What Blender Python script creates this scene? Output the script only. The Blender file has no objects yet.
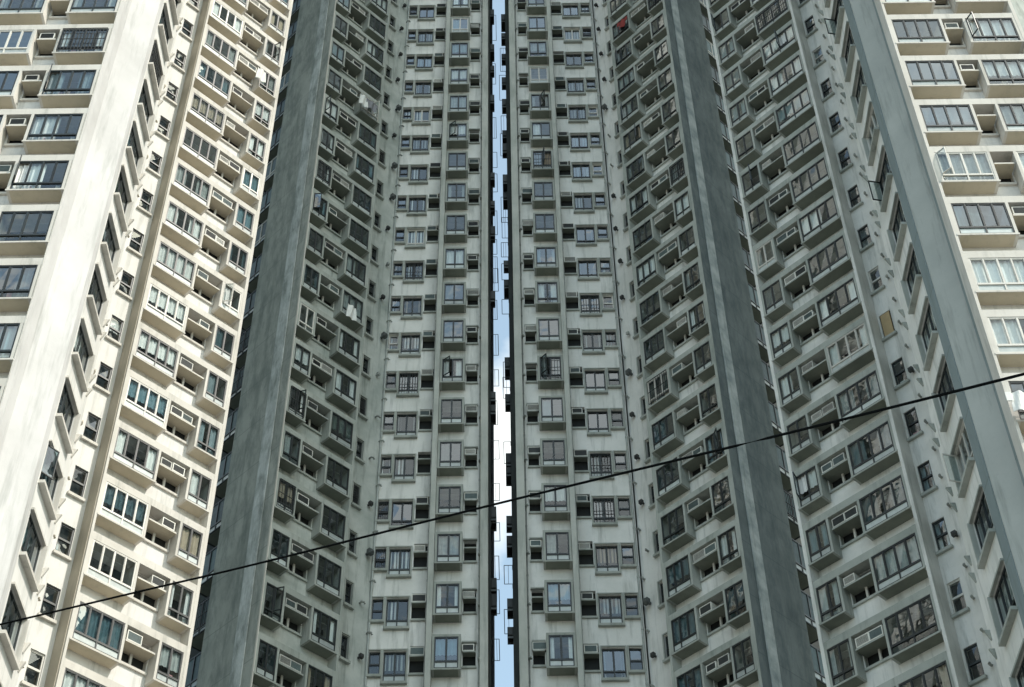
import bpy, math, random
from mathutils import Vector, Matrix
random.seed(11)
H = 2.75                      # storey height in metres
SC = bpy.context.scene
COL = SC.collection
R = math.radians

# ------------------------------------------------------------------ camera
FPX, PITCH, ROLL = 1640.0, R(46.2), R(0.87)
cd = bpy.data.cameras.new('camera'); cam = bpy.data.objects.new('camera', cd); COL.objects.link(cam)
CAMZ = 1.6
cd.sensor_width = 36; cd.lens = FPX / 1024 * 36; cd.clip_end = 6000
fwd = Vector((0, math.cos(PITCH), math.sin(PITCH))); up0 = Vector((0, -math.sin(PITCH), math.cos(PITCH))); rt0 = Vector((1, 0, 0))
rt = rt0 * math.cos(ROLL) + up0 * math.sin(ROLL)
up = -rt0 * math.sin(ROLL) + up0 * math.cos(ROLL)
# the photo's up direction leans left, so the camera leans right
rt, up = rt0 * math.cos(ROLL) + up0 * (-math.sin(ROLL)), rt0 * math.sin(ROLL) + up0 * math.cos(ROLL)
cam.matrix_world = Matrix(((rt.x, up.x, -fwd.x, 0), (rt.y, up.y, -fwd.y, 0), (rt.z, up.z, -fwd.z, CAMZ), (0, 0, 0, 1)))
SC.camera = cam
SC.render.resolution_x = 1024; SC.render.resolution_y = 687

def project(p):
    d = Vector(p) - Vector((0, 0, CAMZ)); D = d.dot(fwd)
    return 512 + FPX * d.dot(rt) / D, 343.5 - FPX * d.dot(up) / D

def pixel_point(px, py, dist):
    d = fwd * FPX + rt * (px - 512) + up * (343.5 - py)
    return Vector((0, 0, CAMZ)) + d.normalized() * dist

# ------------------------------------------------------------------ sky, sun, exposure
SUN_EL = R(46); SUN_AZ = math.atan2(-0.60, 1.0)          # direction towards the sun, in plan
sun_dir = Vector((math.cos(SUN_AZ) * math.cos(SUN_EL), math.sin(SUN_AZ) * math.cos(SUN_EL), math.sin(SUN_EL)))
W = bpy.data.worlds.new('World'); SC.world = W; W.use_nodes = True
nt = W.node_tree; nt.nodes.clear()
def N(t, nt=nt, **k):
    n = nt.nodes.new(t)
    for a, b in k.items(): setattr(n, a, b)
    return n
wo = N('ShaderNodeOutputWorld'); bg = N('ShaderNodeBackground'); sky = N('ShaderNodeTexSky')
sky.sky_type = 'NISHITA'; sky.sun_disc = False; sky.sun_elevation = SUN_EL
sky.sun_rotation = math.atan2(sun_dir.x, sun_dir.y)
sky.air_density = 1.0; sky.dust_density = 1.6; sky.ozone_density = 0.6
tc = N('ShaderNodeTexCoord'); mp = N('ShaderNodeMapping'); ns = N('ShaderNodeTexNoise'); cr = N('ShaderNodeValToRGB'); mx = N('ShaderNodeMix', data_type='RGBA')
mp.inputs['Location'].default_value = (0.35, 0.1, 0.62); mp.inputs['Scale'].default_value = (1, 1, 1.3)
ns.inputs['Scale'].default_value = 4.5; ns.inputs['Detail'].default_value = 7; ns.inputs['Roughness'].default_value = 0.55
cr.color_ramp.elements[0].position = 0.47; cr.color_ramp.elements[1].position = 0.60
nt.links.new(tc.outputs['Generated'], mp.inputs['Vector']); nt.links.new(mp.outputs[0], ns.inputs['Vector']); 
sz = N('ShaderNodeSeparateXYZ'); nt.links.new(tc.outputs['Generated'], sz.inputs[0])
dz = N('ShaderNodeMath', operation='SUBTRACT'); nt.links.new(sz.outputs['Z'], dz.inputs[0]); dz.inputs[1].default_value = 0.672
az = N('ShaderNodeMath', operation='ABSOLUTE'); nt.links.new(dz.outputs[0], az.inputs[0])
mz = N('ShaderNodeMapRange'); nt.links.new(az.outputs[0], mz.inputs[0]); mz.inputs[1].default_value = 0.015; mz.inputs[2].default_value = 0.09; mz.inputs[3].default_value = 0.16; mz.inputs[4].default_value = -0.13
sm_ = N('ShaderNodeMath', operation='ADD'); nt.links.new(ns.outputs['Fac'], sm_.inputs[0]); nt.links.new(mz.outputs[0], sm_.inputs[1]); nt.links.new(sm_.outputs[0], cr.inputs[0])
pale = N('ShaderNodeMix', data_type='RGBA'); pale.inputs[0].default_value = 0.12; pale.inputs[7].default_value = (5.0, 5.4, 5.4, 1)
tint = N('ShaderNodeMix', data_type='RGBA', blend_type='MULTIPLY'); tint.inputs[0].default_value = 1.0
tint.inputs[7].default_value = (1.07, 1.14, 0.96, 1)
nt.links.new(sky.outputs[0], tint.inputs[6])
nt.links.new(cr.outputs[0], mx.inputs[0]); nt.links.new(tint.outputs[2], pale.inputs[6]); nt.links.new(pale.outputs[2], mx.inputs[6]); mx.inputs[7].default_value = (4.5, 4.7, 4.65, 1)
nt.links.new(mx.outputs[2], bg.inputs[0]); bg.inputs[1].default_value = 0.15; nt.links.new(bg.outputs[0], wo.inputs[0])
sl = bpy.data.lights.new('sun', 'SUN'); sl.energy = 2.0; sl.angle = R(0.53); sl.color = (1.0, 0.945, 0.865)
so = bpy.data.objects.new('sun', sl); COL.objects.link(so); so.rotation_euler = sun_dir.to_track_quat('Z', 'Y').to_euler(); so.location = (60, -30, 160)
SC.view_settings.view_transform = 'Standard'; SC.view_settings.look = 'None'; SC.view_settings.gamma = 1; SC.view_settings.exposure = 1.0
SC.cycles.max_bounces = 6; SC.cycles.diffuse_bounces = 4; SC.cycles.transparent_max_bounces = 12; SC.cycles.caustics_reflective = False

# ------------------------------------------------------------------ materials
def concrete(name, base, dark, streak=0.5, blotch=0.4, rough=0.9, joints=False, bump=0.15, grime=(0.10, 0.12, 0.10), scl=1.0, diag=False):
    m = bpy.data.materials.new(name); m.use_nodes = True; t = m.node_tree; t.nodes.clear()
    L = t.links.new; n = lambda ty, **k: N(ty, t, **k)
    out = n('ShaderNodeOutputMaterial'); b = n('ShaderNodeBsdfPrincipled'); L(b.outputs[0], out.inputs[0])
    b.inputs['Roughness'].default_value = rough; b.inputs['Specular IOR Level'].default_value = 0.25
    g = n('ShaderNodeNewGeometry')
    def noise(scale, mscale, detail=5, rough=0.6, rot=None):
        mpn = n('ShaderNodeMapping'); mpn.inputs['Scale'].default_value = mscale
        if rot: mpn.inputs['Rotation'].default_value = rot
        L(g.outputs['Position'], mpn.inputs[0]); a = n('ShaderNodeTexNoise'); a.inputs['Scale'].default_value = scale
        a.inputs['Detail'].default_value = detail; a.inputs['Roughness'].default_value = rough; L(mpn.outputs[0], a.inputs['Vector']); return a
    def ramp(src, p0, p1, v0=0, v1=1):
        r = n('ShaderNodeMapRange'); r.inputs[1].default_value = p0; r.inputs[2].default_value = p1; r.inputs[3].default_value = v0; r.inputs[4].default_value = v1
        L(src, r.inputs[0]); return r.outputs[0]
    def mix(fac, a, bcol):
        x = n('ShaderNodeMix', data_type='RGBA'); L(fac, x.inputs[0])
        if isinstance(a, tuple): x.inputs[6].default_value = (*a, 1)
        else: L(a, x.inputs[6])
        if isinstance(bcol, tuple): x.inputs[7].default_value = (*bcol, 1)
        else: L(bcol, x.inputs[7])
        return x.outputs[2]
    blot = noise(0.55 * scl, (1, 1, 1)); c = mix(ramp(blot.outputs['Fac'], 0.35, 0.7, 0, blotch), base, dark)
    st = noise(3.2 * scl, (1, 1, 0.10), 4, 0.65); c = mix(ramp(st.outputs['Fac'], 0.52, 0.76, 0, streak), c, grime)
    sp = noise(7.0, (1, 1, 1), 3); c = mix(ramp(sp.outputs['Fac'], 0.60, 0.80, 0, 0.35), c, dark)
    if diag:
        dg = noise(1.6, (1.0, 1.0, 0.35), 6, 0.7, (0.6, 0.35, 0)); c = mix(ramp(dg.outputs['Fac'], 0.44, 0.64, 0, 0.6), c, grime)
    if joints:
        sx = n('ShaderNodeSeparateXYZ'); L(g.outputs['Position'], sx.inputs[0])
        md = n('ShaderNodeMath', operation='MODULO'); L(sx.outputs['Z'], md.inputs[0]); md.inputs[1].default_value = H
        lt = n('ShaderNodeMath', operation='LESS_THAN'); L(md.outputs[0], lt.inputs[0]); lt.inputs[1].default_value = 0.05
        mu = n('ShaderNodeMath', operation='MULTIPLY'); L(lt.outputs[0], mu.inputs[0]); mu.inputs[1].default_value = 0.4
        c = mix(mu.outputs[0], c, grime)
    L(c, b.inputs['Base Color'])
    bp = n('ShaderNodeBump'); bp.inputs['Strength'].default_value = bump; bp.inputs['Distance'].default_value = 0.03
    fine = noise(14, (1, 1, 1), 4); L(fine.outputs['Fac'], bp.inputs['Height']); L(bp.outputs[0], b.inputs['Normal'])
    return m

def simple(name, col, rough=0.5, metal=0.0, vary=0.0, spec=0.5):
    m = bpy.data.materials.new(name); m.use_nodes = True; t = m.node_tree; b = t.nodes['Principled BSDF']
    b.inputs['Roughness'].default_value = rough; b.inputs['Metallic'].default_value = metal; b.inputs['Specular IOR Level'].default_value = spec
    g = N('ShaderNodeNewGeometry', t); a = N('ShaderNodeTexNoise', t); a.inputs['Scale'].default_value = 5; t.links.new(g.outputs['Position'], a.inputs['Vector'])
    oi = N('ShaderNodeObjectInfo', t); ad = N('ShaderNodeMath', t, operation='ADD'); t.links.new(a.outputs['Fac'], ad.inputs[0]); t.links.new(oi.outputs['Random'], ad.inputs[1])
    mr = N('ShaderNodeMapRange', t); mr.inputs[1].default_value = 0.3; mr.inputs[2].default_value = 1.6; mr.inputs[3].default_value = 1 - vary; mr.inputs[4].default_value = 1 + vary * 0.5
    t.links.new(ad.outputs[0], mr.inputs[0])
    vm = N('ShaderNodeVectorMath', t, operation='SCALE'); vm.inputs[0].default_value = col; t.links.new(mr.outputs[0], vm.inputs['Scale']); t.links.new(vm.outputs[0], b.inputs['Base Color'])
    return m

def glass(name, tintc, refl=1.0, rough=0.02):
    m = bpy.data.materials.new(name); m.use_nodes = True; t = m.node_tree; t.nodes.clear(); L = t.links.new
    out = N('ShaderNodeOutputMaterial', t); mxs = N('ShaderNodeMixShader', t); tr = N('ShaderNodeBsdfTransparent', t); gl = N('ShaderNodeBsdfGlossy', t)
    tr.inputs[0].default_value = (*tintc, 1); gl.inputs['Roughness'].default_value = rough; gl.inputs[0].default_value = (0.92, 0.97, 1.0, 1)
    fr = N('ShaderNodeLayerWeight', t); fr.inputs[0].default_value = 0.5
    pw = N('ShaderNodeMath', t, operation='POWER'); L(fr.outputs['Facing'], pw.inputs[0]); pw.inputs[1].default_value = 3.0
    mu = N('ShaderNodeMath', t, operation='MULTIPLY_ADD', use_clamp=True); L(pw.outputs[0], mu.inputs[0]); mu.inputs[1].default_value = 0.8; mu.inputs[2].default_value = 0.07 * refl
    g = N('ShaderNodeNewGeometry', t); a = N('ShaderNodeTexNoise', t); a.inputs['Scale'].default_value = 0.9; a.inputs['Detail'].default_value = 2; L(g.outputs['Position'], a.inputs['Vector'])
    bp = N('ShaderNodeBump', t); bp.inputs['Strength'].default_value = 0.22; bp.inputs['Distance'].default_value = 0.10; L(a.outputs['Fac'], bp.inputs['Height']); L(bp.outputs[0], gl.inputs['Normal'])
    L(mu.outputs[0], mxs.inputs[0]); L(tr.outputs[0], mxs.inputs[1]); L(gl.outputs[0], mxs.inputs[2]); L(mxs.outputs[0], out.inputs[0])
    return m

M = {}
M['underside'] = concrete('shade_dark_underside', (0.225, 0.24, 0.20), (0.12, 0.135, 0.115), 0.3, 0.7)  # shade below bays and shelves is put into this darker colour
M['tan_underside'] = concrete('bounce_tan_underside', (0.55, 0.49, 0.38), (0.42, 0.38, 0.29), 0.2, 0.6)  # warm light bounced up from sunlit walls is put into the colour
M['recess_shade'] = concrete('unlit_recess_wall', (0.05, 0.055, 0.055), (0.03, 0.034, 0.034), 0.4, 0.6)  # near-black for the gap flanks and window slots: missing light painted in
M['shade_wall'] = concrete('weathered_painted_wall', (0.78, 0.77, 0.74), (0.50, 0.51, 0.47), 0.5, 0.6)
M['shade_trim'] = concrete('grey_green_trim', (0.40, 0.415, 0.38), (0.24, 0.26, 0.235), 0.5, 0.7)
M['edge_trim'] = concrete('pale_weathered_pilaster', (0.52, 0.525, 0.485), (0.33, 0.35, 0.32), 0.5, 0.7)
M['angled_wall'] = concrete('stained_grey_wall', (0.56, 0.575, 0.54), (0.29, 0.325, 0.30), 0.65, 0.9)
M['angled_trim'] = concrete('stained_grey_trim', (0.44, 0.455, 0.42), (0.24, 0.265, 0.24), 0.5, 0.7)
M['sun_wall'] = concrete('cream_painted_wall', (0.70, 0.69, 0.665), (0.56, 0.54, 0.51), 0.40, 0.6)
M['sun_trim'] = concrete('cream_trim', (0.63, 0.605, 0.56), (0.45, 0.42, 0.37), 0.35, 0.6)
M['tan_trim'] = concrete('tan_pilaster_side', (0.46, 0.42, 0.35), (0.36, 0.32, 0.26), 0.3, 0.5)
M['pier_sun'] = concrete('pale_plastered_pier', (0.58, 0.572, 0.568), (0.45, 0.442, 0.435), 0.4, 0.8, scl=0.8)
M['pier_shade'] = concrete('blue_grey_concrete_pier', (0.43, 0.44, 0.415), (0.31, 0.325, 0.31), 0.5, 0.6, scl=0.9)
M['pier_strip'] = concrete('slate_paint_shade_strip', (0.24, 0.285, 0.29), (0.18, 0.215, 0.22), 0.4, 0.5, joints=True)
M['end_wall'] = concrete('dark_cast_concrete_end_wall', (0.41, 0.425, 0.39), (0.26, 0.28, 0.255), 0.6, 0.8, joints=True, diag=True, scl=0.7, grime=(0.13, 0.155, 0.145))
M['end_wall_dark'] = concrete('shaded_end_wall', (0.205, 0.23, 0.225), (0.12, 0.14, 0.14), 0.5, 0.8, joints=True, diag=True, scl=0.9, grime=(0.07, 0.09, 0.095))  # darker than the left end wall: the right side's shade painted in
M['end_strip_dark'] = concrete('mottled_grey_strip', (0.55, 0.57, 0.55), (0.24, 0.275, 0.275), 0.5, 1.0, scl=1.8)
M['end_strip'] = concrete('pale_concrete_strip', (0.56, 0.59, 0.58), (0.36, 0.39, 0.38), 0.5, 0.9, scl=1.8, diag=True)
M['interior'] = simple('dark_room_interior', (0.014, 0.016, 0.016), 0.9, vary=0.7)
M['frame_dark'] = simple('dark_aluminium_frame', (0.018, 0.024, 0.025), 0.45, 0.0, 0.4)
M['frame_white'] = simple('white_aluminium_frame', (0.62, 0.60, 0.55), 0.4, 0.0, 0.2)
M['glass'] = glass('window_glass', (0.82, 0.88, 0.88), 1.2)
M['dim_pane'] = simple('dim_teal_pane', (0.08, 0.13, 0.135), 0.4, 0, 0.5, 0.15)
M['glass_dark'] = glass('dark_side_glass', (0.3, 0.42, 0.44), 1.0)
M['glass_blue'] = glass('blue_tinted_glass', (0.36, 0.50, 0.55), 2.4)
M['frost'] = simple('frosted_lower_pane', (0.50, 0.54, 0.53), 0.25, 0, 0.35)
M['curtain_white'] = simple('white_net_curtain', (0.85, 0.84, 0.82), 0.9, 0, 0.25)
M['curtain_grey'] = simple('grey_curtain', (0.40, 0.42, 0.41), 0.9, 0, 0.5)
M['curtain_blue'] = simple('blue_curtain', (0.27, 0.34, 0.37), 0.9, 0, 0.4)
M['curtain_tan'] = simple('tan_curtain', (0.50, 0.40, 0.30), 0.9, 0, 0.4)
M['ac_case'] = simple('aged_white_casing', (0.70, 0.69, 0.63), 0.6, 0, 0.4)
M['ac_grille'] = simple('dark_metal_grille', (0.05, 0.055, 0.055), 0.6, 0, 0.5)
M['ac_green'] = simple('green_metal_grille', (0.13, 0.17, 0.17), 0.6, 0, 0.5)
M['dark'] = simple('dark_grimy_metal', (0.035, 0.037, 0.037), 0.7, 0, 0.4)
M['pipe'] = simple('grey_drain_pipe', (0.36, 0.38, 0.36), 0.6, 0, 0.4)
M['pipe_sun'] = simple('cream_drain_pipe', (0.55, 0.50, 0.42), 0.6, 0, 0.3)
M['wood'] = simple('ochre_board', (0.42, 0.31, 0.17), 0.8, 0, 0.2)
M['cable'] = simple('black_rubber_sheath', (0.004, 0.005, 0.005), 0.8, spec=0.05)
M['steel'] = simple('dull_steel', (0.10, 0.11, 0.11), 0.5, 0.3)
for nme, c in (('cloth_white', (.75, .75, .72)), ('cloth_red', (.25, .04, .035)), ('cloth_blue', (.08, .14, .35)), ('cloth_pink', (.6, .3, .33)), ('cloth_grey', (.25, .25, .27))):
    M[nme] = simple(nme, c, 0.95, 0, 0.2)

# ------------------------------------------------------------------ mesh helper
class MB:
    def __init__(s): s.v = []; s.f = []; s.m = []; s.mats = []
    def mi(s, mat):
        if mat not in s.mats: s.mats.append(mat)
        return s.mats.index(mat)
    def quad(s, a, b, c, d, mat):
        i = len(s.v); s.v += [a, b, c, d]; s.f.append((i, i + 1, i + 2, i + 3)); s.m.append(s.mi(mat))
    def box(s, x0, x1, y0, y1, z0, z1, mat, bev=0):
        i = len(s.v)
        s.v += [(x0, y0, z0), (x1, y0, z0), (x1, y1, z0), (x0, y1, z0), (x0, y0, z1), (x1, y0, z1), (x1, y1, z1), (x0, y1, z1)]
        for f in ((3, 2, 1, 0), (4, 5, 6, 7), (0, 1, 5, 4), (1, 2, 6, 5), (2, 3, 7, 6), (3, 0, 4, 7)):
            s.f.append(tuple(i + k for k in f)); s.m.append(s.mi(mat))
    def prism(s, poly, z0, z1, mat):
        n = len(poly); i = len(s.v)
        s.v += [(x, y, z0) for x, y in poly] + [(x, y, z1) for x, y in poly]
        for k in range(n):
            j = (k + 1) % n; s.f.append((i + k, i + j, i + n + j, i + n + k)); s.m.append(s.mi(mat))
        s.f.append(tuple(i + k for k in range(n))[::-1]); s.m.append(s.mi(mat)); s.f.append(tuple(i + n + k for k in range(n))); s.m.append(s.mi(mat))
    def tube(s, pts, r, mat, n=8):
        pts = [Vector(p) for p in pts]; i = len(s.v)
        for k, p in enumerate(pts):
            t = (pts[min(k + 1, len(pts) - 1)] - pts[max(k - 1, 0)]).normalized()
            a = t.orthogonal().normalized() if abs(t.z) < 0.9 else Vector((1, 0, 0)); a = (a - t * a.dot(t)).normalized(); b = t.cross(a)
            for q in range(n):
                w = 2 * math.pi * q / n; s.v.append(tuple(p + a * (r * math.cos(w)) + b * (r * math.sin(w))))
        for k in range(len(pts) - 1):
            for q in range(n):
                s.f.append((i + k * n + q, i + k * n + (q + 1) % n, i + (k + 1) * n + (q + 1) % n, i + (k + 1) * n + q)); s.m.append(s.mi(mat))
        s.f.append(tuple(i + q for q in range(n))[::-1]); s.m.append(s.mi(mat)); e = i + (len(pts) - 1) * n
        s.f.append(tuple(e + q for q in range(n))); s.m.append(s.mi(mat))
    def mesh(s, name):
        me = bpy.data.meshes.new(name); me.from_pydata(s.v, [], s.f); me.polygons.foreach_set('material_index', s.m)
        for k in s.mats: me.materials.append(M[k])
        me.update(); return me
    def build(s, name, parent=None, loc=(0, 0, 0), rz=0):
        return put(s.mesh(name), name, parent, loc, rz)

def put(me, name, parent=None, loc=(0, 0, 0), rz=0):
    o = bpy.data.objects.new(name, me); COL.objects.link(o); o.parent = parent; o.location = loc; o.rotation_euler.z = rz
    return o
def thing(name, label, cat, loc=(0, 0, 0), rz=0, group=None):
    o = bpy.data.objects.new(name, None); COL.objects.link(o); o.location = loc; o.rotation_euler.z = rz
    o['label'] = label; o['category'] = cat
    if group: o['group'] = group
    return o

# ------------------------------------------------------------------ ground
M['street'] = concrete('asphalt_street', (0.16, 0.16, 0.155), (0.10, 0.10, 0.10), 0.1, 0.5)
gm = MB(); gm.quad((-3000, -3000, 0), (3000, -3000, 0), (3000, 3000, 0), (-3000, 3000, 0), 'street'); gr = gm.build('ground'); gr['kind'] = 'structure'

# ------------------------------------------------------------------ facade frame: local x runs left to right in the picture, -y points out of the wall
class Facade:
    """p0 plan point (in storeys) of local x=0 on the front plane; ang = rotation of the local x axis; z = window-top phase in storeys above the camera"""
    def __init__(s, parent, p0, ang, phase):
        s.par = parent; s.o = Vector((p0[0] * H, p0[1] * H, 0)); s.ang = R(ang); s.phase = phase
        s.ax = Vector((math.cos(s.ang), math.sin(s.ang), 0)); s.ay = Vector((-math.sin(s.ang), math.cos(s.ang), 0))
    def w(s, x, y, z): return s.o + s.ax * x + s.ay * y + Vector((0, 0, z))
    def rows(s, x0, x1, lo=-150, hi=840):
        r = []
        for k in range(3, 50):
            z = CAMZ + (k + s.phase) * H
            ys = [project(s.w(x, 0, z + dz))[1] for x in (x0, x1) for dz in (0.3, -2.4)]
            if max(ys) > lo and min(ys) < hi: r.append(k)
        return r
    def seen(s, x, y, z):
        p = project(s.w(x, y, z)); return -4 < p[0] < 1028 and -4 < p[1] < 691
    def z(s, k): return CAMZ + (k + s.phase) * H
    def put(s, me, name, x, z, y=0.0, parent=None):
        return put(me, name, parent or s.par, tuple(s.w(x, y, z)), s.ang)
    def top(s, me, name, x, z, y, label, cat, group):
        o = put(me, name, None, tuple(s.w(x, y, z)), s.ang); o['label'] = label; o['category'] = cat; o['group'] = group; return o

ZT = 50 * H
def wall(F, x0, x1, yw, holes, wallmat, name='facade_wall', extra=None):
    """wall plane at local y=yw with rectangular recesses: holes = (hx0,hx1,z0,z1,depth)"""
    b = MB(); xs = sorted({x0, x1} | {h[0] for h in holes} | {h[1] for h in holes}); xs = [x for x in xs if x0 <= x <= x1]
    for a, c in zip(xs, xs[1:]):
        if c - a < 1e-4: continue
        mid = (a + c) / 2; hz = sorted((h[2], h[3]) for h in holes if h[0] < mid < h[1]); z = 0.0
        for p, q in hz + [(ZT, ZT)]:
            if p > z: b.quad((a, yw, z), (c, yw, z), (c, yw, p), (a, yw, p), wallmat)
            z = max(z, q)
    for (a, c, p, q, d) in holes:
        e = yw + d
        b.quad((a, yw, p), (a, yw, q), (a, e, q), (a, e, p), wallmat); b.quad((c, yw, q), (c, yw, p), (c, e, p), (c, e, q), wallmat)
        b.quad((a, yw, q), (c, yw, q), (c, e, q), (a, e, q), wallmat); b.quad((c, yw, p), (a, yw, p), (a, e, p), (c, e, p), wallmat)
        b.quad((a, e, p), (c, e, p), (c, e, q), (a, e, q), 'interior')
    if extra: extra(b)
    return b.build(name, F.par, tuple(F.o), F.ang)

# ------------------------------------------------------------------ window kit (meshes shared between copies)
def frame_mesh(w, h, ns, trans, fm, skip=()):
    """outer frame, mullions and transom; origin top left, hanging down"""
    b = MB(); t = 0.042; d = 0.03
    b.box(0, w, -d, d, -t, 0, fm); b.box(0, w, -d, d, -h, -h + t, fm); b.box(0, t, -d, d, -h + t, -t, fm); b.box(w - t, w, -d, d, -h + t, -t, fm)
    if trans: b.box(t, w - t, -d - 0.01, d + 0.01, -trans - 0.035, -trans + 0.035, fm)
    bot = -trans + 0.035 if trans else -h + t
    for i in range(1, ns):
        x = w * i / ns; ww = 0.026 if (i * 2 == ns or ns == 3) else 0.017
        b.box(x - ww, x + ww, -d - 0.005, d + 0.005, bot, -t, fm)
    if trans and ns >= 2:
        x = w / 2 if ns != 3 else w / 3
        b.box(x - 0.025, x + 0.025, -d - 0.003, d, -h + t, -trans - 0.035, fm)
    for i in range(ns):                                    # sash rails
        if i in skip: continue
        a = w * i / ns + (t if i == 0 else 0.026); c = w * (i + 1) / ns - (t if i == ns - 1 else 0.026)
        for q in ((a, a + 0.016), (c - 0.016, c)): b.box(q[0], q[1], -0.022, 0.022, bot, -t, fm)
        b.box(a + 0.03, c - 0.03, -0.022, 0.022, -t - 0.03, -t, fm); b.box(a + 0.03, c - 0.03, -0.022, 0.022, bot, bot + 0.03, fm)
    return b.mesh('window_frame')
def pane_mesh(w, h, ns, trans, gm_, low, skip=()):
    b = MB(); bot = -trans if trans else -h + 0.02
    for i in range(ns):
        if i in skip: continue
        a = w * i / ns + 0.02; c = w * (i + 1) / ns - 0.02
        k = random.uniform(-.006, .006); k2 = random.uniform(-.006, .006)
        b.quad((a, k, bot), (c, -k, bot), (c, k2, -0.02), (a, -k2, -0.02), gm_)
    if trans: b.quad((0.02, 0, -h + 0.02), (w - 0.02, 0, -h + 0.02), (w - 0.02, 0, bot), (0.02, 0, bot), low)
    return b.mesh('window_pane')
def curtain_mesh(w, h, spans, mat, drop=1.0):
    b = MB()
    for a, c in spans:
        n = max(4, int((c - a) * w / 0.05)); pr = None
        ph = random.uniform(0, 6)
        for i in range(n + 1):
            x = w * (a + (c - a) * i / n); y = 0.10 + 0.028 * math.sin(i * 1.9 + ph) + 0.01 * math.sin(i * .7)
            if pr: b.quad((pr[0], pr[1], -h * drop), (x, y, -h * drop), (x, y, -0.03), (pr[0], pr[1], -0.03), mat)
            pr = (x, y)
    return b.mesh('curtain')
def sash_mesh(w, h, fm, gm_, ang):
    """one open casement hinged at x=0"""
    b = MB(); t = 0.035
    b.box(0, w, -.02, .02, -t, 0, fm); b.box(0, w, -.02, .02, -h, -h + t, fm); b.box(0, t, -.02, .02, -h + t, -t, fm); b.box(w - t, w, -.02, .02, -h + t, -t, fm)
    b.quad((t, 0, -h + t), (w - t, 0, -h + t), (w - t, 0, -t), (t, 0, -t), gm_)
    ca, sa = math.cos(ang), math.sin(ang); b.v = [(x * ca - y * sa, x * sa + y * ca, z) for x, y, z in b.v]
    return b.mesh('open_sash')
def grille_mesh(w, h):
    b = MB(); n = max(5, int(w / 0.13))
    for i in range(n + 1):
        x = 0.03 + (w - 0.06) * i / n; b.box(x - .009, x + .009, -.12, -.10, -h + .04, -.05, 'dark')
    for z in (-.06, -h * .5, -h + .06): b.box(0.03, w - .03, -.125, -.10, z - .012, z + .012, 'dark')
    return b.mesh('window_grille')
def clutter_mesh(w, h):
    b = MB(); x = 0.08
    while x < w - 0.25:
        ww = random.uniform(.08, .28); hh = random.uniform(.10, .55)
        b.box(x, x + ww, .12, .12 + ww * .6, -h + .03, -h + hh, random.choice(['cloth_white', 'curtain_tan', 'cloth_grey', 'ac_case', 'curtain_blue', 'cloth_pink']))
        x += ww + random.uniform(.02, .4)
    return b.mesh('sill_clutter')
CACHE = {}
def window_kit(w, h, ns, trans):
    key = (round(w, 2), round(h, 2), ns, trans)
    if key in CACHE: return CACHE[key]
    K = {'var': [], 'cur': [], 'clut': [clutter_mesh(w, h) for _ in range(4)]}
    for fm in ('frame_dark', 'frame_white'):
        for gl in ('glass', 'glass_blue'):
            opts = [(), ()]
            if ns >= 2: opts += [(random.randrange(ns),), (0,), (ns - 1,)]
            for sk in opts:
                K['var'].append((fm, gl, sk, frame_mesh(w, h, ns, trans, fm, sk), pane_mesh(w, h, ns, trans, gl, random.choice(['frost', 'frost', 'glass']) if ns > 1 else 'glass', sk),
                    [(w * i / ns + 0.04, sash_mesh(w / ns - 0.07, (trans or h - .05) - .08, fm, gl, -R(random.uniform(35, 85)))) for i in sk]))
    hh = h - 0.04
    for mat in ('curtain_white', 'curtain_white', 'curtain_grey', 'curtain_grey', 'curtain_blue', 'curtain_tan'):
        K['cur'] += [curtain_mesh(w, hh, [(.02, .98)], mat), curtain_mesh(w, hh, [(.02, .35), (.66, .98)], mat),
                     curtain_mesh(w, hh, [(.02, .22), (.8, .98)], mat), curtain_mesh(w, hh, [(.02, .55)], mat), curtain_mesh(w, hh, [(.02, .98)], mat, .55)]
    K['gr'] = grille_mesh(w, h); CACHE[key] = K; return K

def glaze(part, F, w, h, ns, trans, dx, dy, dz, white=0.1, opened=0.12, curt=0.7, blue=0.3, grille=0.05, force=None, gl=None):
    """fit frame, panes, curtain to a window part (its children)"""
    K = window_kit(w, h, ns, trans)
    fm = 'frame_white' if random.random() < white else 'frame_dark'; gl = gl or ('glass_blue' if random.random() < blue else 'glass'); op = random.random() < opened
    if force == 'open': op = True
    cand = [v for v in K['var'] if v[0] == fm and (v[1] == gl or gl == 'dim_pane') and (len(v[2]) > 0) == (op and ns >= 2)]
    v = random.choice(cand)
    put(v[3], 'window_frame', part, (dx, dy, dz)); pm = v[4]
    if gl == 'dim_pane':
        pm = pm.copy(); pm.materials[0] = M[gl]; CACHE.setdefault('dark', pm); pm = CACHE['dark']
    put(pm, 'window_pane', part, (dx, dy, dz))
    for (sx, sm) in v[5]: put(sm, 'open_sash', part, (dx + sx, dy - .03, dz - .05))
    if random.random() < curt: put(random.choice(K['cur'][:20] * 2 + K['cur']), 'curtain', part, (dx, dy, dz))
    if random.random() < .65: put(random.choice(K['clut']), 'sill_clutter', part, (dx, dy, dz))
    if random.random() < grille: put(K['gr'], 'window_grille', part, (dx, dy, dz))

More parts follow.
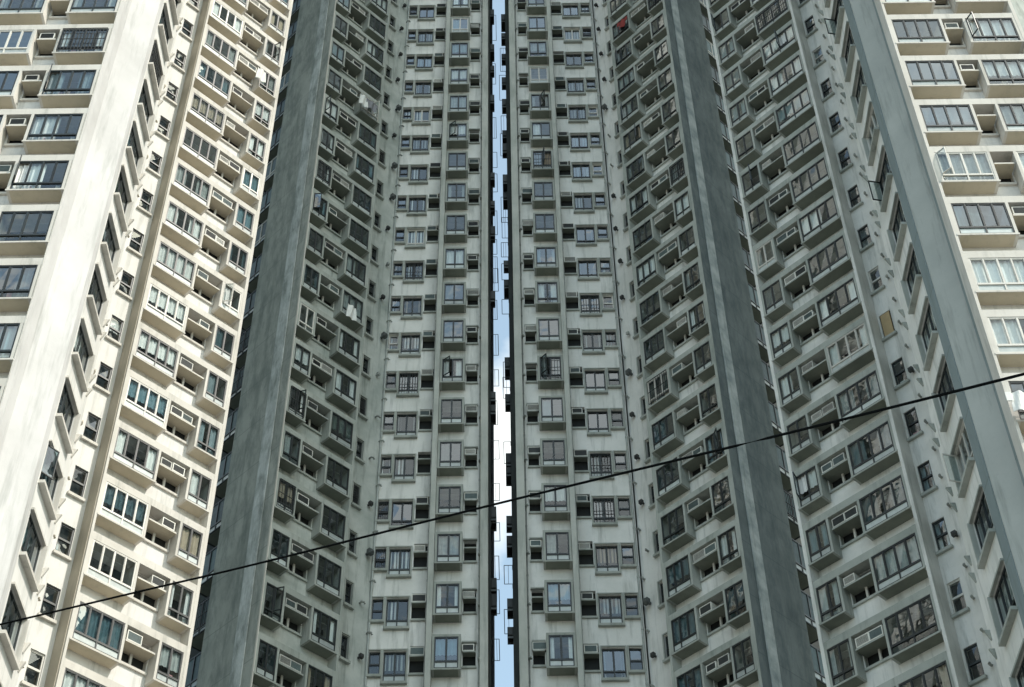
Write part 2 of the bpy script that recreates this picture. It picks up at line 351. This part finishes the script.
def bay_shell(w, d, hb, trim, lip=None):
    """concrete surround: cheeks, floor slab and lip; origin = top left on the wall plane, window top at z=0"""
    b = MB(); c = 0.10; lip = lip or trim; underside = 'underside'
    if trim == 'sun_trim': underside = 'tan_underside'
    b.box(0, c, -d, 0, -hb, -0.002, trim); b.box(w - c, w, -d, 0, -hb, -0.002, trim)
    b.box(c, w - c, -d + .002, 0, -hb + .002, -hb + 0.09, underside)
    b.box(-0.02, w + 0.02, -d - 0.03, -d - .001, -hb - 0.01, -hb + 0.06, lip)
    return b.mesh('bay_window')
def sill_mesh(w, h, d=0.12, trim='shade_trim', piers=True):
    b = MB(); b.box(-0.08, w + 0.08, -d, -.001, -h - 0.13, -h - 0.01, trim)
    if piers:
        b.box(-0.07, -0.005, -.06, -.001, -h - .008, 0.03, trim); b.box(w + 0.005, w + .07, -.06, -.001, -h - .008, 0.03, trim); b.box(-0.07, w + .07, -.062, -.001, 0.032, .09, trim)
    return b.mesh('window_surround')
def niche_mesh(w, zs, zb, d, back, trim, sill_d, posts=1):
    """air-conditioner shelf at zs, sill at zb, little toilet window between; y from -d (front) to back"""
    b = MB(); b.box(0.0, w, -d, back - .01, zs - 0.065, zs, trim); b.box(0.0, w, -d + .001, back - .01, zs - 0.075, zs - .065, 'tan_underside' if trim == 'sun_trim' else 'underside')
    for x in (0.0, w): b.box(x - .002 if x else x, x if x else .002, -.01, back - .01, zb, zs - .076, trim)
    b.box(-0.03, w + 0.03, -sill_d, -.001, zb - 0.10, zb, trim); b.box(0, w, -.001, back - .02, zb - .01, zb - .001, trim)
    for i in range(posts):
        x = w * (i + 1) / (posts + 1); b.box(x - .045, x + .045, .02, .10, zb, zs - .076, 'frame_white')
    
    return b.mesh('service_niche')
def ac_meshes(w, h, d, gm_, style=0):
    b = MB(); t = .035
    b.box(0, w, 0.012, d, 0, h, 'ac_case'); b.box(0, w, -.01, .012, 0, t, 'ac_case'); b.box(0, w, -.01, .012, h - t, h, 'ac_case')
    b.box(0, t, -.01, .012, t, h - t, 'ac_case'); b.box(w - t, w, -.01, .012, t, h - t, 'ac_case')
    for sx in (.06, w - .1): b.box(sx, sx + .04, .03, d - .05, -.03, -.001, 'dark')
    g = MB(); g.box(t + .002, w - t - .002, 0.0, .010, t + .002, h - t - .002, gm_)
    n = 7
    for i in range(n):
        z = t + (h - 2 * t) * (i + .5) / n; g.box(t + .01, w - t - .01, -.012, .0, z - .008, z + .004, 'ac_case' if style else gm_)
    return b.mesh('air_conditioner'), g.mesh('grille')
AC = [(w, ac_meshes(w, h, .5, gm_, st)) for w, h in ((.56, .38), (.50, .34), (.62, .40)) for gm_, st in (('ac_grille', 0), ('ac_grille', 1), ('ac_green', 0))]
LOOK = {0: 'dark-grilled', 1: 'slat-grilled', 2: 'green-grilled'}
ORD = 'first second third fourth fifth sixth seventh eighth ninth tenth eleventh twelfth thirteenth fourteenth fifteenth sixteenth seventeenth eighteenth nineteenth twentieth twenty-first twenty-second'.split()
def place_ac(F, x, z, y, nth, where, pos=''):
    if not F.seen(x + .3, y, z + .15): return
    i = random.randrange(len(AC)); w, (cm, gm_) = AC[i]
    lab = '%s%s air conditioner, %s shelf from top, %s' % (pos, LOOK[i % 3], ORD[nth], where)
    o = F.top(cm, 'air_conditioner', x, z + .03, y, lab, 'air conditioner', 'air conditioners on the shelves of the towers')
    put(gm_, 'grille', o)

def hood_mesh(mat='dark', k=.62):
    b = MB(); b.tube([(0, 0, 0), (0, -.14, 0)], .08 * k, mat, 10); b.box(-.15 * k, .15 * k, -.36 * k - .04, -.12 * k - .04, -.16 * k, .14 * k, mat)
    b.tube([(0, -.30 * k, -.02), (.02, -.46 * k, -.14 * k)], .10 * k, mat, 10)
    return b.mesh('exhaust_hood')
HOOD = hood_mesh(); HOODB = hood_mesh('steel', .85); HOODC = hood_mesh('pipe', .5); HOOD_S = hood_mesh('pipe_sun')
def stub_mesh(mat):
    b = MB(); b.tube([(0, 0, 0), (0, -.15, 0), (.06, -.24, -.05), (.08, -.26, -.14)], .05, mat, 8); return b.mesh('pipe_stub')
STUB = stub_mesh('pipe'); STUB_S = stub_mesh('tan_trim')

def pipe(par, x, y, z0, z1, mat, r=.055):
    b = MB(); b.tube([(0, 0, z0), (0, 0, z1)], r, mat, 10); z = z0
    while z < z1: b.tube([(0, 0, z), (0, 0, z + .10)], r * 1.35, mat, 10); z += H
    b.build('drain_pipe', par, (x, y, 0))

# cell layout of one facade -------------------------------------------------
def cells(F, spec, depth, wallx, wallmat, trim, lintel, where, ln_h=.33, back=.20, sun=False, nth_label=True, extra=None, pinwall=None):
    """spec items: ('bay',x0,x1,ns) ('niche',x0,x1,nac,zt,zs,zb) ('win',x0,x1,zt,zb,ns)"""
    holes = []; xa = min(s[1] for s in spec); xb = max(s[2] for s in spec); rows = F.rows(xa, xb)
    lm = sill = None; shells = {}
    for s in spec:
        for k in rows:
            z = F.z(k)
            if s[0] == 'bay': holes.append((s[1] + .1, s[2] - .1, z - 1.52, z - .03, .35))
            elif s[0] == 'niche': holes.append((s[1] + .04, s[2] - .04, z + s[6], z + s[4], back))
            else: holes.append((s[1], s[2], z + s[4], z + s[3], .22))
    def ex(b):
        for k in rows:
            z = F.z(k)
            if lintel:
                for (a, c) in lintel: b.box(a, c, 0, depth - .002, z + .001, z + ln_h, trim)
        if extra: extra(b, rows)
    wall(F, wallx[0], wallx[1], depth, holes, wallmat, extra=ex)
    for s in spec:
        n = 0
        for k in sorted(rows, reverse=True):
            z = F.z(k)
            if s[0] == 'bay':
                w = s[2] - s[1]; key = (w, depth, trim)
                if key not in shells: shells[key] = bay_shell(w, depth, 1.64, trim)
                p = F.put(shells[key], 'bay_window', s[1], z, depth)
                wb = dict(white=.35 if sun and s[3] != 2 else .05, curt=.8 if sun else .62, opened=.10 if sun else .09, blue=.3, grille=.03 if sun else .09)
                if s[3] == 4 and not sun: wb['curt'] = .5
                glaze(p, F, w - .2, 1.55, s[3], 1.22, .1, -depth + .045, -.004, **wb)
            elif s[0] == 'win':
                w = s[2] - s[1]; hh = s[3] - s[4]; key = ('s', w, hh, trim)
                if key not in shells: shells[key] = sill_mesh(w, hh, .16, trim)
                small = w < .75
                p = F.put(shells[key], 'small_window' if small else 'window', s[1], z + s[3], depth)
                glaze(p, F, w, hh, s[5], hh * .72 if not small else hh * .5, 0, .12, 0, white=.04 if not sun else .4, curt=.25 if small else .8, opened=.07, blue=.35, grille=.08)
            else:
                _, x0, x1, nac, zt, zs, zb = s; w = x1 - x0; key = ('n', w, zs)
                if key not in shells: shells[key] = niche_mesh(w - .08, zs, zb, max(.10, depth - .06) if (nac > 1 or sun) else .18, back - .02, trim, .09, 1 if w > .9 else 0)
                F.put(shells[key], 'service_niche', x0 + .04, z, depth)
                vis = F.seen((x0 + x1) / 2, 0, z + zs + .1)
                yac = depth - (max(.10, depth - .06) if (nac > 1 or sun) else .16) + .03
                if nac > 1:
                    r = random.random()
                    if r < .80: place_ac(F, x0 + .08, z + zs, yac, n, where, 'left ')
                    if r > .35: place_ac(F, x1 - .70, z + zs, yac, n, where, 'right ')
                elif random.random() < .93: place_ac(F, x0 + max(.02, (w - .6) / 2), z + zs, yac, n, where)
                if vis: n += 1
    return rows

def core(par, poly, name='core_wall', mat='shade_wall'):
    b = MB(); b.prism([(x * H, y * H) for x, y in poly], 0, ZT - .5, mat); b.build(name, par)

# =================================================================== LEFT MIDDLE TOWER
def corner_pilaster(F, x0, x1, y0, y1, mat, name='pilaster'):
    b = MB(); b.box(x0, x1, y0, y1, 0, ZT, mat); return b.build(name, F.par, tuple(F.o), F.ang)

TL = thing('apartment_tower', 'shaded grey-green high-rise tower immediately left of the narrow strip of sky', 'tower', (-10, 60, 0), 0, 'high-rise apartment towers')
TR = thing('apartment_tower', 'shaded grey-green high-rise tower immediately right of the narrow strip of sky', 'tower', (10, 60, 0), 0, 'high-rise apartment towers')
NL = thing('apartment_tower', 'sunlit cream high-rise tower filling the left edge, with a wide white blank pier', 'tower', (-20, 45, 0), 0, 'high-rise apartment towers')
NR = thing('apartment_tower', 'high-rise tower at the right edge with blue-grey pier and sunlit front', 'tower', (20, 45, 0), 0, 'high-rise apartment towers')
for t_ in (TL, TR, NL, NR): t_.location = (0, 0, 0)
TL.location = TR.location = (0, 0, 0)

# frontal columns beside the gap
PB = .805
def B_side(par, side):
    if side > 0: X0 = -.15 * H; sg = 1
    else: X0 = -.43 * H; sg = -1
    F = Facade(par, (X0 / H, 20.3), 0, PB)
    if sg > 0:
        edge = (.52, .88); n1 = (1.05, 1.62); b1 = (1.64, 2.87); pil = (2.89, 3.12); n2 = (3.16, 3.88); w2 = (3.95, 4.93); s2 = (5.09, 5.63); cx = 5.82
    else:
        f = lambda a, b: (-b, -a)
        edge = f(0, .34); n1 = f(.48, 1.10); b1 = f(1.12, 2.32); pil = f(2.34, 2.58); n2 = f(2.64, 3.32); w2 = f(3.42, 4.36); s2 = f(4.50, 4.98); cx = -5.13
    D1, D2 = .55, .78
    e = 'right' if sg > 0 else 'left'
    a = (edge[1], pil[0]) if sg > 0 else (pil[1], edge[0])
    def hdr(b, rows):
        for k in rows:
            z = F.z(k); b.box(b1[0], b1[1], 0, D1 - .002, z + .001, z + .12, 'shade_trim'); b.box(n1[0], n1[1], D1 - .14, D1 - .002, z + .001, z + .07, 'shade_trim')
    cells(F, [('niche', n1[0], n1[1], 1, -.0, -.46, -1.14), ('bay', b1[0], b1[1], 2)], D1, a, 'shade_wall', 'shade_trim', None, 'column next to the sky gap, %s side' % e, extra=hdr)
    F2 = Facade(par, (X0 / H, 20.3), 0, PB)
    a2 = (pil[1], cx) if sg > 0 else (cx, pil[0])
    cells(F2, [('niche', n2[0], n2[1], 1, .10, -.47, -1.28), ('win', w2[0], w2[1], -.14, -1.70, 2), ('win', s2[0], s2[1], -.14, -1.34, 1)], D2, a2, 'shade_wall', 'shade_trim', None, 'second column %s of the gap' % e)
    corner_pilaster(F, pil[0], pil[1], 0, D2, 'edge_trim')
    b = MB(); ed = edge
    b.box(ed[0], ed[1], 0, 1.2, 0, ZT, 'edge_trim')
    gx = ed[0] if sg > 0 else ed[1]                       # gap face
    # set-back flank of the gap, its unlit darkness put into the colour
    if sg > 0: b.box(gx - .24, gx + .6, 1.21, 11, 0, ZT - .2, 'recess_shade')
    else: b.box(gx - .6, gx + .10, 1.21, 11, 0, ZT - .2, 'recess_shade')
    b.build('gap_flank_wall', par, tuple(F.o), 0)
    px = (ed[1] if sg > 0 else ed[0]) + sg * .05
    pipe(par, F.o.x + px, F.o.y + D1 - .10, 10, ZT, 'pipe', .03)
    pipe(par, F.o.x + cx - sg * .10, F.o.y + D2 - .10, 10, ZT, 'pipe', .045)
    pipe(par, F.o.x + (pil[1] if sg > 0 else pil[0]) + sg * .05, F.o.y + D2 - .08, 10, ZT, 'pipe', .03)
    for k in F.rows(ed[0], ed[1]):
        F.put(STUB, 'pipe_stub', px, F.z(k) - .9, .15 + .3); 
    return F, gx
FBL, GXL = B_side(TL, -1)
FBR, GXR = B_side(TR, 1)

# angled wings of the middle towers
FCL = Facade(TL, (-3.62, 18.83), 45, .765)
DC = .56; DW = .80
def fins(F, xs, depth, mat): 
    b = MB()
    for (a, c) in xs: b.box(a, c, -.01, depth, 0, ZT, mat)
    return b.build('vertical_fin', F.par, tuple(F.o), F.ang)
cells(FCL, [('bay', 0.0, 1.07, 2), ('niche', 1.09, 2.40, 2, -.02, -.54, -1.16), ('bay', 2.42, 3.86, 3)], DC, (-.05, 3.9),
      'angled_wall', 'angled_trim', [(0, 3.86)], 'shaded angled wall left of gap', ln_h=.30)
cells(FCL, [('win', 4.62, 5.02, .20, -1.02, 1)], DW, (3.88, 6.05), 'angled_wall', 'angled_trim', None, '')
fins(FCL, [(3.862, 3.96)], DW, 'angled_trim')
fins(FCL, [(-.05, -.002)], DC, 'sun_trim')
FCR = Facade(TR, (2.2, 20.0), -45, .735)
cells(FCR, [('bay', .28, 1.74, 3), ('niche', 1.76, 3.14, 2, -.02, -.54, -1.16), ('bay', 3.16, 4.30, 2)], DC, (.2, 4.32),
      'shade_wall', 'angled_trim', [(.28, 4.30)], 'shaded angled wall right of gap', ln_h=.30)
cells(FCR, [('win', -.68, -.33, .20, -1.02, 1)], DW, (-1.60, .26), 'shade_wall', 'angled_trim', None, '')
fins(FCR, [(4.302, 4.44)], DC, 'angled_trim'); fins(FCR, [(.16, .278)], DW, 'angled_trim')
for F, x0, sx, m in ((FCL, 5.55, 5.9, HOOD), (FCR, -1.15, -1.5, HOOD)):
    for k in F.rows(x0, x0):
        r = random.random()
        F.put(m if r < .45 else (HOODB if r < .6 else (HOODC if r < .75 else STUB)), 'exhaust_hood' if r < .75 else 'pipe_stub', x0 + random.uniform(-.12, .12), F.z(k) - .55, DW)
        F.put(STUB, 'pipe_stub', sx + .05, F.z(k) - 1.9, DW)
# concrete end walls of the wings, with a slot of bay windows at the far end
def end_wall(par, p, ang, width, strip, side, phase, face, stripe):
    F = Facade(par, p, ang, phase); b = MB()
    X = lambda a, c: (a, c) if side > 0 else (-c, -a)
    a, c = X(0, width); b.box(a, c, 0, .04, 0, ZT, face)
    e = width - .05 if side > 0 else -width
    b.box(e, e + .05, .041, 1.25, 0, ZT, face)
    a, c = X(width, 7.5); b.box(a, c, 1.25, 1.6, 0, ZT, 'recess_shade')  # back of the window slot, with its shade in the colour
    b.build('end_wall', par, tuple(F.o), F.ang)
    a, c = X(*strip); q = MB(); q.box(a, c, -.05, -.001, 0, ZT, stripe); q.build('concrete_strip', par, tuple(F.o), F.ang)
    a, c = X(width + .02, width + 1.7); sh = bay_shell(c - a, 1.0, 1.75, 'recess_shade')
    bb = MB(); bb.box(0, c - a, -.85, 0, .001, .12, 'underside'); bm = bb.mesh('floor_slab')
    for k in F.rows(a, c):
        p_ = F.put(sh, 'bay_window', a, F.z(k), 1.24)
        glaze(p_, F, c - a - .2, 1.65, 2, 1.3, .1, -.95, -.004, curt=.35, opened=.0, blue=.6, gl='dim_pane')
        F.put(bm, 'floor_slab', a, F.z(k), 1.24)
    return F
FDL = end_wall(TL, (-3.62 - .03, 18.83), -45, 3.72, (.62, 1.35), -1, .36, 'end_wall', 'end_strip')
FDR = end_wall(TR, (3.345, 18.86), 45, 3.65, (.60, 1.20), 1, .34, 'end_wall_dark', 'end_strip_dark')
core(TL, [(-3.75, 19.55), (-2.1, 21.2), (-.9, 21.2), (-.55, 20.9), (-.55, 24.0), (-9, 27), (-5.6, 21.6)], mat='angled_wall')
core(TR, [(3.5, 19.6), (5.3, 21.6), (9, 27), (.3, 24), (.3, 20.9), (.7, 21.2), (1.9, 21.2)], mat='angled_wall')

# =================================================================== NEAR LEFT TOWER
DF = .54; DG = .74
FFL = Facade(NL, (-5.5, 16.52), 45, .70)
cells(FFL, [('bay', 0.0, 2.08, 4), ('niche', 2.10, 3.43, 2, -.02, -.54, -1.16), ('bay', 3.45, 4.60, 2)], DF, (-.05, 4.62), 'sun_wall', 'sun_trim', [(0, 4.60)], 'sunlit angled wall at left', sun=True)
fins(FFL, [(4.602, 4.75)], DF, 'sun_trim')
b = MB(); b.box(-.10, -.002, -.01, DG, 0, ZT, 'sun_trim'); b.box(-.14, -.102, .06, DG - .001, 0, ZT, 'tan_trim'); b.build('pilaster', NL, tuple(FFL.o), FFL.ang)
FFR = Facade(NR, (4.017, 17.77), -45, .64)
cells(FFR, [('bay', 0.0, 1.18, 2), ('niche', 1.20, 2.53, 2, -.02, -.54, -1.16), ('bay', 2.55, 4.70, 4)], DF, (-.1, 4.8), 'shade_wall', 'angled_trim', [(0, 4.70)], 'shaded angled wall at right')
fins(FFR, [(-.15, -.002)], DF, 'shade_wall'); fins(FFR, [(4.702, 4.84)], DG, 'shade_wall')
# small windows on the wall next to the pilaster (plane of the wing wall)
def small_col(F, x0, x1, depth, wallmat, trim, sun, yellow=None):
    pass
FGL = Facade(NL, (-5.5, 16.52), 45, .94); FGR = Facade(NR, (4.017, 17.77), -45, .87)
def smallwins(F, x0, x1, trim, sun, spot=None):
    w = x1 - x0; hh = 1.36; sh = sill_mesh(w, hh, .12, trim, False)
    ends = (-3.4, -.05) if sun else (4.80, 7.9)
    wall(F, ends[0], ends[1], DG, [(x0, x1, F.z(k) - hh, F.z(k), .25) for k in F.rows(x0, x1)], 'sun_wall' if sun else 'shade_wall', name='side_wall')
    for k in F.rows(x0, x1):
        z = F.z(k); p = F.put(sh, 'small_window', x0, z, DG)
        # shallow box window standing in front of the wall recess
        b = None
        glaze(p, F, w, hh, 1, hh * .5, 0, .08, 0, white=.12, curt=.2, opened=0, blue=.3, grille=0)
        py = project(F.w(x0, DG, z - .5))
        if spot and abs(py[1] - spot) < 20:
            bd = MB(); bd.box(.05, w - .05, -.015, .035, -hh + .05, -.05, 'wood'); bd.build('board', p)
        F.put(STUB_S if sun else STUB, 'pipe_stub', (x0 - .45 if sun else x1 + .35), z + .25, DG)
        if sun: F.put(HOOD_S if random.random() < .3 else STUB_S, 'exhaust_hood', x0 - .32, z - .9, DG)
        else: F.put(HOOD if random.random() < .3 else STUB, 'exhaust_hood', x1 + .32, z - 1.1, DG)
smallwins(FGL, -.92, -.34, 'sun_trim', True)
smallwins(FGR, 4.93, 5.47, 'angled_trim', False, 320)

# blank pier and perpendicular wall with tall windows
def near_front(par, side, xe, ye, xh, yc, yh0, hz, jz, pier, wallm, trimm, hwin):
    # xe,ye: corner between pier and frontal facade; xh: plane of perpendicular wall
    sg = side
    pts = [(xe, ye), (xe - sg * .015, ye + .11), (xe - sg * .005, ye + .125), (xe - sg * .005, ye + .34), (xh, yh0 - .02), (xh, yh0 + .12), (xh + sg * 1.0, yh0 + .12), (xe + sg * .6, ye + .40), (xe + sg * .6, ye + .36), (xe + sg * .004, ye + .36)]
    if sg < 0: pts = pts[::-1]
    b = MB(); b.prism([(x * H, y * H) for x, y in pts][::-1], 0, ZT, pier); b.build('blank_pier', par)
    # perpendicular wall: normal towards the middle
    y0 = yh0 + .12; y1 = yc
    if sg > 0: F = Facade(par, (xh, y1), -90, hz); L = (y1 - y0) * H; wx = (L - hwin[1], L - hwin[0])
    else: F = Facade(par, (xh, y0), 90, hz); L = (y1 - y0) * H; wx = hwin
    rows = F.rows(0, L); holes = [(wx[0], wx[1], F.z(k) - 1.58, F.z(k), .35) for k in rows]
    wall(F, 0, L, 0, holes, wallm, name='flank_wall')
    w = wx[1] - wx[0]; s = MB(); s.box(-.05, w + .05, -.20, -.001, -1.70, -1.585, trimm); s.box(-.05, w + .05, -.10, -.001, .003, .08, trimm)
    farx = (w, w + .06) if sg < 0 else (-.06, 0)
    s.box(farx[0], farx[1], -.16, -.001, -1.58, .0, trimm); sm = s.mesh('window_surround')
    for k in rows:
        z = F.z(k); p = F.put(sm, 'window', wx[0], z, 0)
        glaze(p, F, w, 1.56, 3, 1.2, 0, .08, -.01, white=.2, curt=.6, opened=.15 if sg > 0 else .1)
        # wedge brackets for clothes poles near the far corner
        for dz in (-.45, -1.10):
            wd = MB(); xx = L - .16 if sg < 0 else .16
            wd.prism([(-.04, 0), (.04, 0), (.04, -.02), (-.04, -.02)], -.33, 0, trimm if sg < 0 else 'end_wall'); i = len(wd.v)
            wd.v += [(-.04, -.02, 0), (.04, -.02, 0), (.04, -.17, 0), (-.04, -.17, 0), (-.04, -.02, -.34), (.04, -.02, -.34)]
            for f in ((0, 1, 2, 3), (3, 2, 5, 4), (0, 3, 4), (1, 5, 2)): wd.f.append(tuple(i + q for q in f)); wd.m.append(0)
            wd.build('pole_bracket', par, tuple(F.w(xx, 0, z + dz)), F.ang)
    if sg > 0:
        st = MB(); st.box(wx[1] + .10, L + .33, -.03, -.001, 0, ZT, 'pier_strip'); st.build('paint_shade_strip', par, tuple(F.o), F.ang)
        gb = MB(); gb.prism([((xe - .010) * H, (ye + .13) * H), ((xe + .03) * H, (ye + .13) * H), ((xe + .03) * H, (ye + .325) * H), ((xe - .010) * H, (ye + .325) * H)], 0, ZT, 'pier_strip'); gb.build('paint_shade_strip', par)  # flat dark strip for the pier groove, the groove's shade painted in
    return F
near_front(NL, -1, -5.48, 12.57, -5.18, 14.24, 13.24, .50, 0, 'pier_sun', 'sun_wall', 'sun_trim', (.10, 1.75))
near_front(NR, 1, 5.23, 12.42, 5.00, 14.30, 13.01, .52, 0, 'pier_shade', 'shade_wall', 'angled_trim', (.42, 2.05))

# frontal facades at the picture's edges
FJL = Facade(NL, (-5.48 - 8.6 / H, 12.57), 0, .565)
q = lambda a, b: (8.6 - b, 8.6 - a)
spec = []
for a, b_ in ((.06, 2.02), (2.92, 4.90), (5.80, 7.78)): x = q(a, b_); spec.append(('bay', x[0], x[1], 4))
for a, b_ in ((2.06, 2.88), (4.94, 5.76)): x = q(a, b_); spec.append(('niche', x[0], x[1], 1, -.02, -.54, -1.12))
cells(FJL, spec, DF, (0, 8.6), 'sun_wall', 'sun_trim', [(0, 8.56)], 'sunlit front at left edge', sun=True)
fins(FJL, [(8.562, 8.60)], DF, 'sun_trim')
FJR = Facade(NR, (5.21, 12.42), 0, .26)
cells(FJR, [('bay', .06, 2.04, 4), ('niche', 2.06, 2.82, 1, -.02, -.54, -1.12), ('bay', 2.84, 4.80, 4)], DF, (0, 4.82), 'sun_wall', 'sun_trim', [(.06, 4.80)], 'sunlit front at right edge', sun=True)
fins(FJR, [(-.04, .058), (4.802, 4.93)], DF, 'sun_trim')
b = MB(); b.box(4.93, 14, 5.0, 5.3, 0, ZT, 'angled_wall'); b.box(4.80, 5.1, DF + .3, 6, 0, ZT, 'angled_wall'); b.build('return_wall', NR, tuple(FJR.o), 0)
core(NL, [(-8.9, 13.1), (-5.7, 13.1), (-5.55, 13.6), (-5.42, 13.75), (-5.42, 14.3), (-6.85, 15.8), (-4.60, 18.05), (-5.1, 18.6), (-8.9, 19)], mat='angled_wall')
core(NR, [(6.95, 12.98), (6.95, 19), (4.9, 18.6), (4.35, 18.05), (6.62, 15.78), (5.25, 14.35), (5.25, 13.3), (5.45, 12.98)], mat='angled_wall')

# =================================================================== the gap: air-conditioner boxes and drying racks on the flanks
rk = random.Random(5)
box_m = {}
def gap_box(w, d, h):
    b = MB(); b.box(0, w, 0, d, 0, h, 'dark'); b.box(.04, w - .04, -.012, -.001, .04, h - .04, 'ac_grille'); b.box(0, w, .05, .09, -.12, -.001, 'steel'); b.box(0, w, d - .09, d - .05, -.12, -.001, 'steel'); return b.mesh('air_conditioner')
def rack(w, d, bars):
    b = MB(); r = .016
    P = [(0, 0, 0), (w, 0, 0), (w, d, 0), (0, d, 0)]
    for a, c in ((0, 1), (1, 2), (2, 3)): b.tube([P[a], P[c]], r, 'steel', 6)
    for i in range(bars): x = w * (i + 1) / (bars + 1); b.tube([(x, 0, 0), (x, d, 0)], .009, 'steel', 6)
    b.tube([(0, 0, 0), (0, 0, -.25)], r, 'steel', 6); b.tube([(0, d, 0), (0, d, -.25)], r, 'steel', 6)
    return b.mesh('drying_rack')
XL = FBL.o.x + GXL + .10; XR = FBR.o.x + GXR - .24; Y0 = 20.3 * H
nb = {-1: 0, 1: 0}; nr = {-1: 0, 1: 0}
left_boxes = [12, 47, 68, 98, 175, 203, 230, 295, 395, 408, 512, 583, 600]; right_boxes = [17, 35, 56, 80, 102, 133, 147, 178, 195, 263, 283, 362, 398, 458, 470, 520, 540, 603, 631]
left_racks = [28, 74, 128, 160, 183, 223, 247, 270, 280, 310, 345, 378, 413, 450, 492, 532, 568, 602, 650]; right_racks = [60, 88, 125, 145, 210, 228, 250, 272, 307, 375, 388, 453, 575, 622]
def z_at(x, y, py):
    lo, hi = 0, 140
    for _ in range(40):
        m = (lo + hi) / 2
        if project((x, y, m))[1] > py: lo = m
        else: hi = m
    return lo
for sg, lst in ((-1, left_boxes), (1, right_boxes)):
    for i, py in enumerate(lst):
        w = .25; d = rk.uniform(.5, .9); hgt = rk.uniform(.4, .7); y = Y0 + 1.25 + rk.uniform(0, .8); x = XL if sg < 0 else XR - w
        o = gap_box(w, d, hgt).name
        o = put(bpy.data.meshes[o], 'air_conditioner', None, (x, y, z_at(x, y, py) - hgt / 2))
        o['label'] = 'black box unit in the sky gap, %s from the top on its %s side' % (ORD[i], 'left' if sg < 0 else 'right'); o['category'] = 'air conditioner'; o['group'] = 'units in the sky gap'
for sg, lst in ((-1, left_racks), (1, right_racks)):
    for i, py in enumerate(lst):
        w = rk.uniform(.30, .40); d = rk.uniform(1.0, 1.9); y = Y0 + 1.2 + rk.uniform(0, 1.5); me = rack(w, d, rk.choice([0, 0, 1, 2])); z = z_at(XL, y + d / 2, py)
        x = XL if sg < 0 else XR
        o = put(me, 'drying_rack', None, (x, y, z)); 
        if sg > 0: o.rotation_euler.z = math.pi; o.location.y = y + d
        o['label'] = 'wire drying rack in the sky gap, %s from the top on its %s side' % (ORD[i], 'left' if sg < 0 else 'right'); o['category'] = 'drying rack'; o['group'] = 'drying racks in the sky gap'

# =================================================================== laundry hung outside windows
def garment(kind, mat):
    b = MB(); n = 8; h_ = .75 if kind else .9; w_ = .5
    def P(u, v, s): 
        x = (u - .5) * w_ * (1 + .15 * v) ; return (x, -.02 + .05 * math.sin(u * 9 + v * 2) + s * .01, -v * h_)
    for s in (1, -1):
        for i in range(n):
            for j in range(5):
                q = [P(i / n, j / 5, s), P((i + 1) / n, j / 5, s), P((i + 1) / n, (j + 1) / 5, s), P(i / n, (j + 1) / 5, s)]
                b.quad(*(q if s > 0 else q[::-1]), mat)
    if kind:
        for sx in (-1, 1):
            b.box(sx * .24 if sx > 0 else -.40, .40 if sx > 0 else -.24, -.035, .0, -.36, -.02, mat)
    b.tube([(-.2, 0, 0), (0, -.01, .07), (.2, 0, 0)], .008, 'steel', 6)
    return b.mesh('garment')
def line_of(F, px, py, y, things, label):
    # find the facade point seen at this pixel
    d = pixel_point(px, py, 1.0) - Vector((0, 0, CAMZ)); nrm = F.ay; o = F.w(0, y, 0) - Vector((0, 0, CAMZ)); t = o.dot(nrm) / d.dot(nrm); P = Vector((0, 0, CAMZ)) + d * t
    x = (P - F.o).dot(F.ax); z = P.z
    for i, (kind, mat, dx, cname) in enumerate(things):
        o = put(garment(kind, mat), 'shirt' if kind else 'towel', None, tuple(F.w(x + dx, y, z)), F.ang)
        o['label'] = label % cname; o['category'] = 'shirt' if kind else 'towel'; o['group'] = 'washing hung outside windows'
line_of(FFL, 262, 70, -.35, [(0, 'cloth_white', 0, 'white')], '%s towel hung outside a window near the top of the sunlit angled wall')
line_of(FCL, 364, 96, -.35, [(0, 'cloth_white', 0, 'white'), (1, 'cloth_grey', .6, 'grey')], '%s washing hung outside the upper shaded angled wall left of gap')
line_of(FCR, 622, 20, -.12, [(1, 'cloth_red', 0, 'red')], '%s shirt hung near the top of the angled wall right of gap')
line_of(FJR, 1018, 392, -.35, [(1, 'cloth_white', 0, 'white'), (0, 'cloth_grey', .5, 'grey')], '%s washing hung outside the sunlit front just above the cable, right edge')
line_of(FCL, 352, 306, -.3, [(0, 'cloth_white', 0, 'small white')], '%s cloth in a dark open window of the left shaded wall, mid height')

# =================================================================== overhead cable in the foreground
pts = []
ctrl = [(-120, 652, 15.5), (0, 624.5, 14.6), (150, 589, 13.6), (256, 564, 12.9), (512, 500, 11.4), (768, 438, 10.0), (1024, 374, 8.8), (1150, 341, 8.2)]
for (px, py, dd) in ctrl: pts.append(pixel_point(px, py, dd))
fine = []
for i in range(1, len(pts) - 2):
    for q in range(8):
        t = q / 8; a, b_, c, d = pts[i - 1:i + 3]
        fine.append(.5 * ((2 * b_) + (c - a) * t + (2 * a - 5 * b_ + 4 * c - d) * t * t + (3 * b_ - a - 3 * c + d) * t ** 3))
fine = [pts[0] + (pts[0] - pts[1]) * 4, pts[0]] + fine + [pts[-2], pts[-1], pts[-1] + (pts[-1] - pts[-2]) * 3]
b = MB(); b.tube(fine, .0085, 'cable', 8); co = b.build('overhead_cable')
co['label'] = 'thin black cable sloping from lower left to the right edge before the towers'; co['category'] = 'cable'
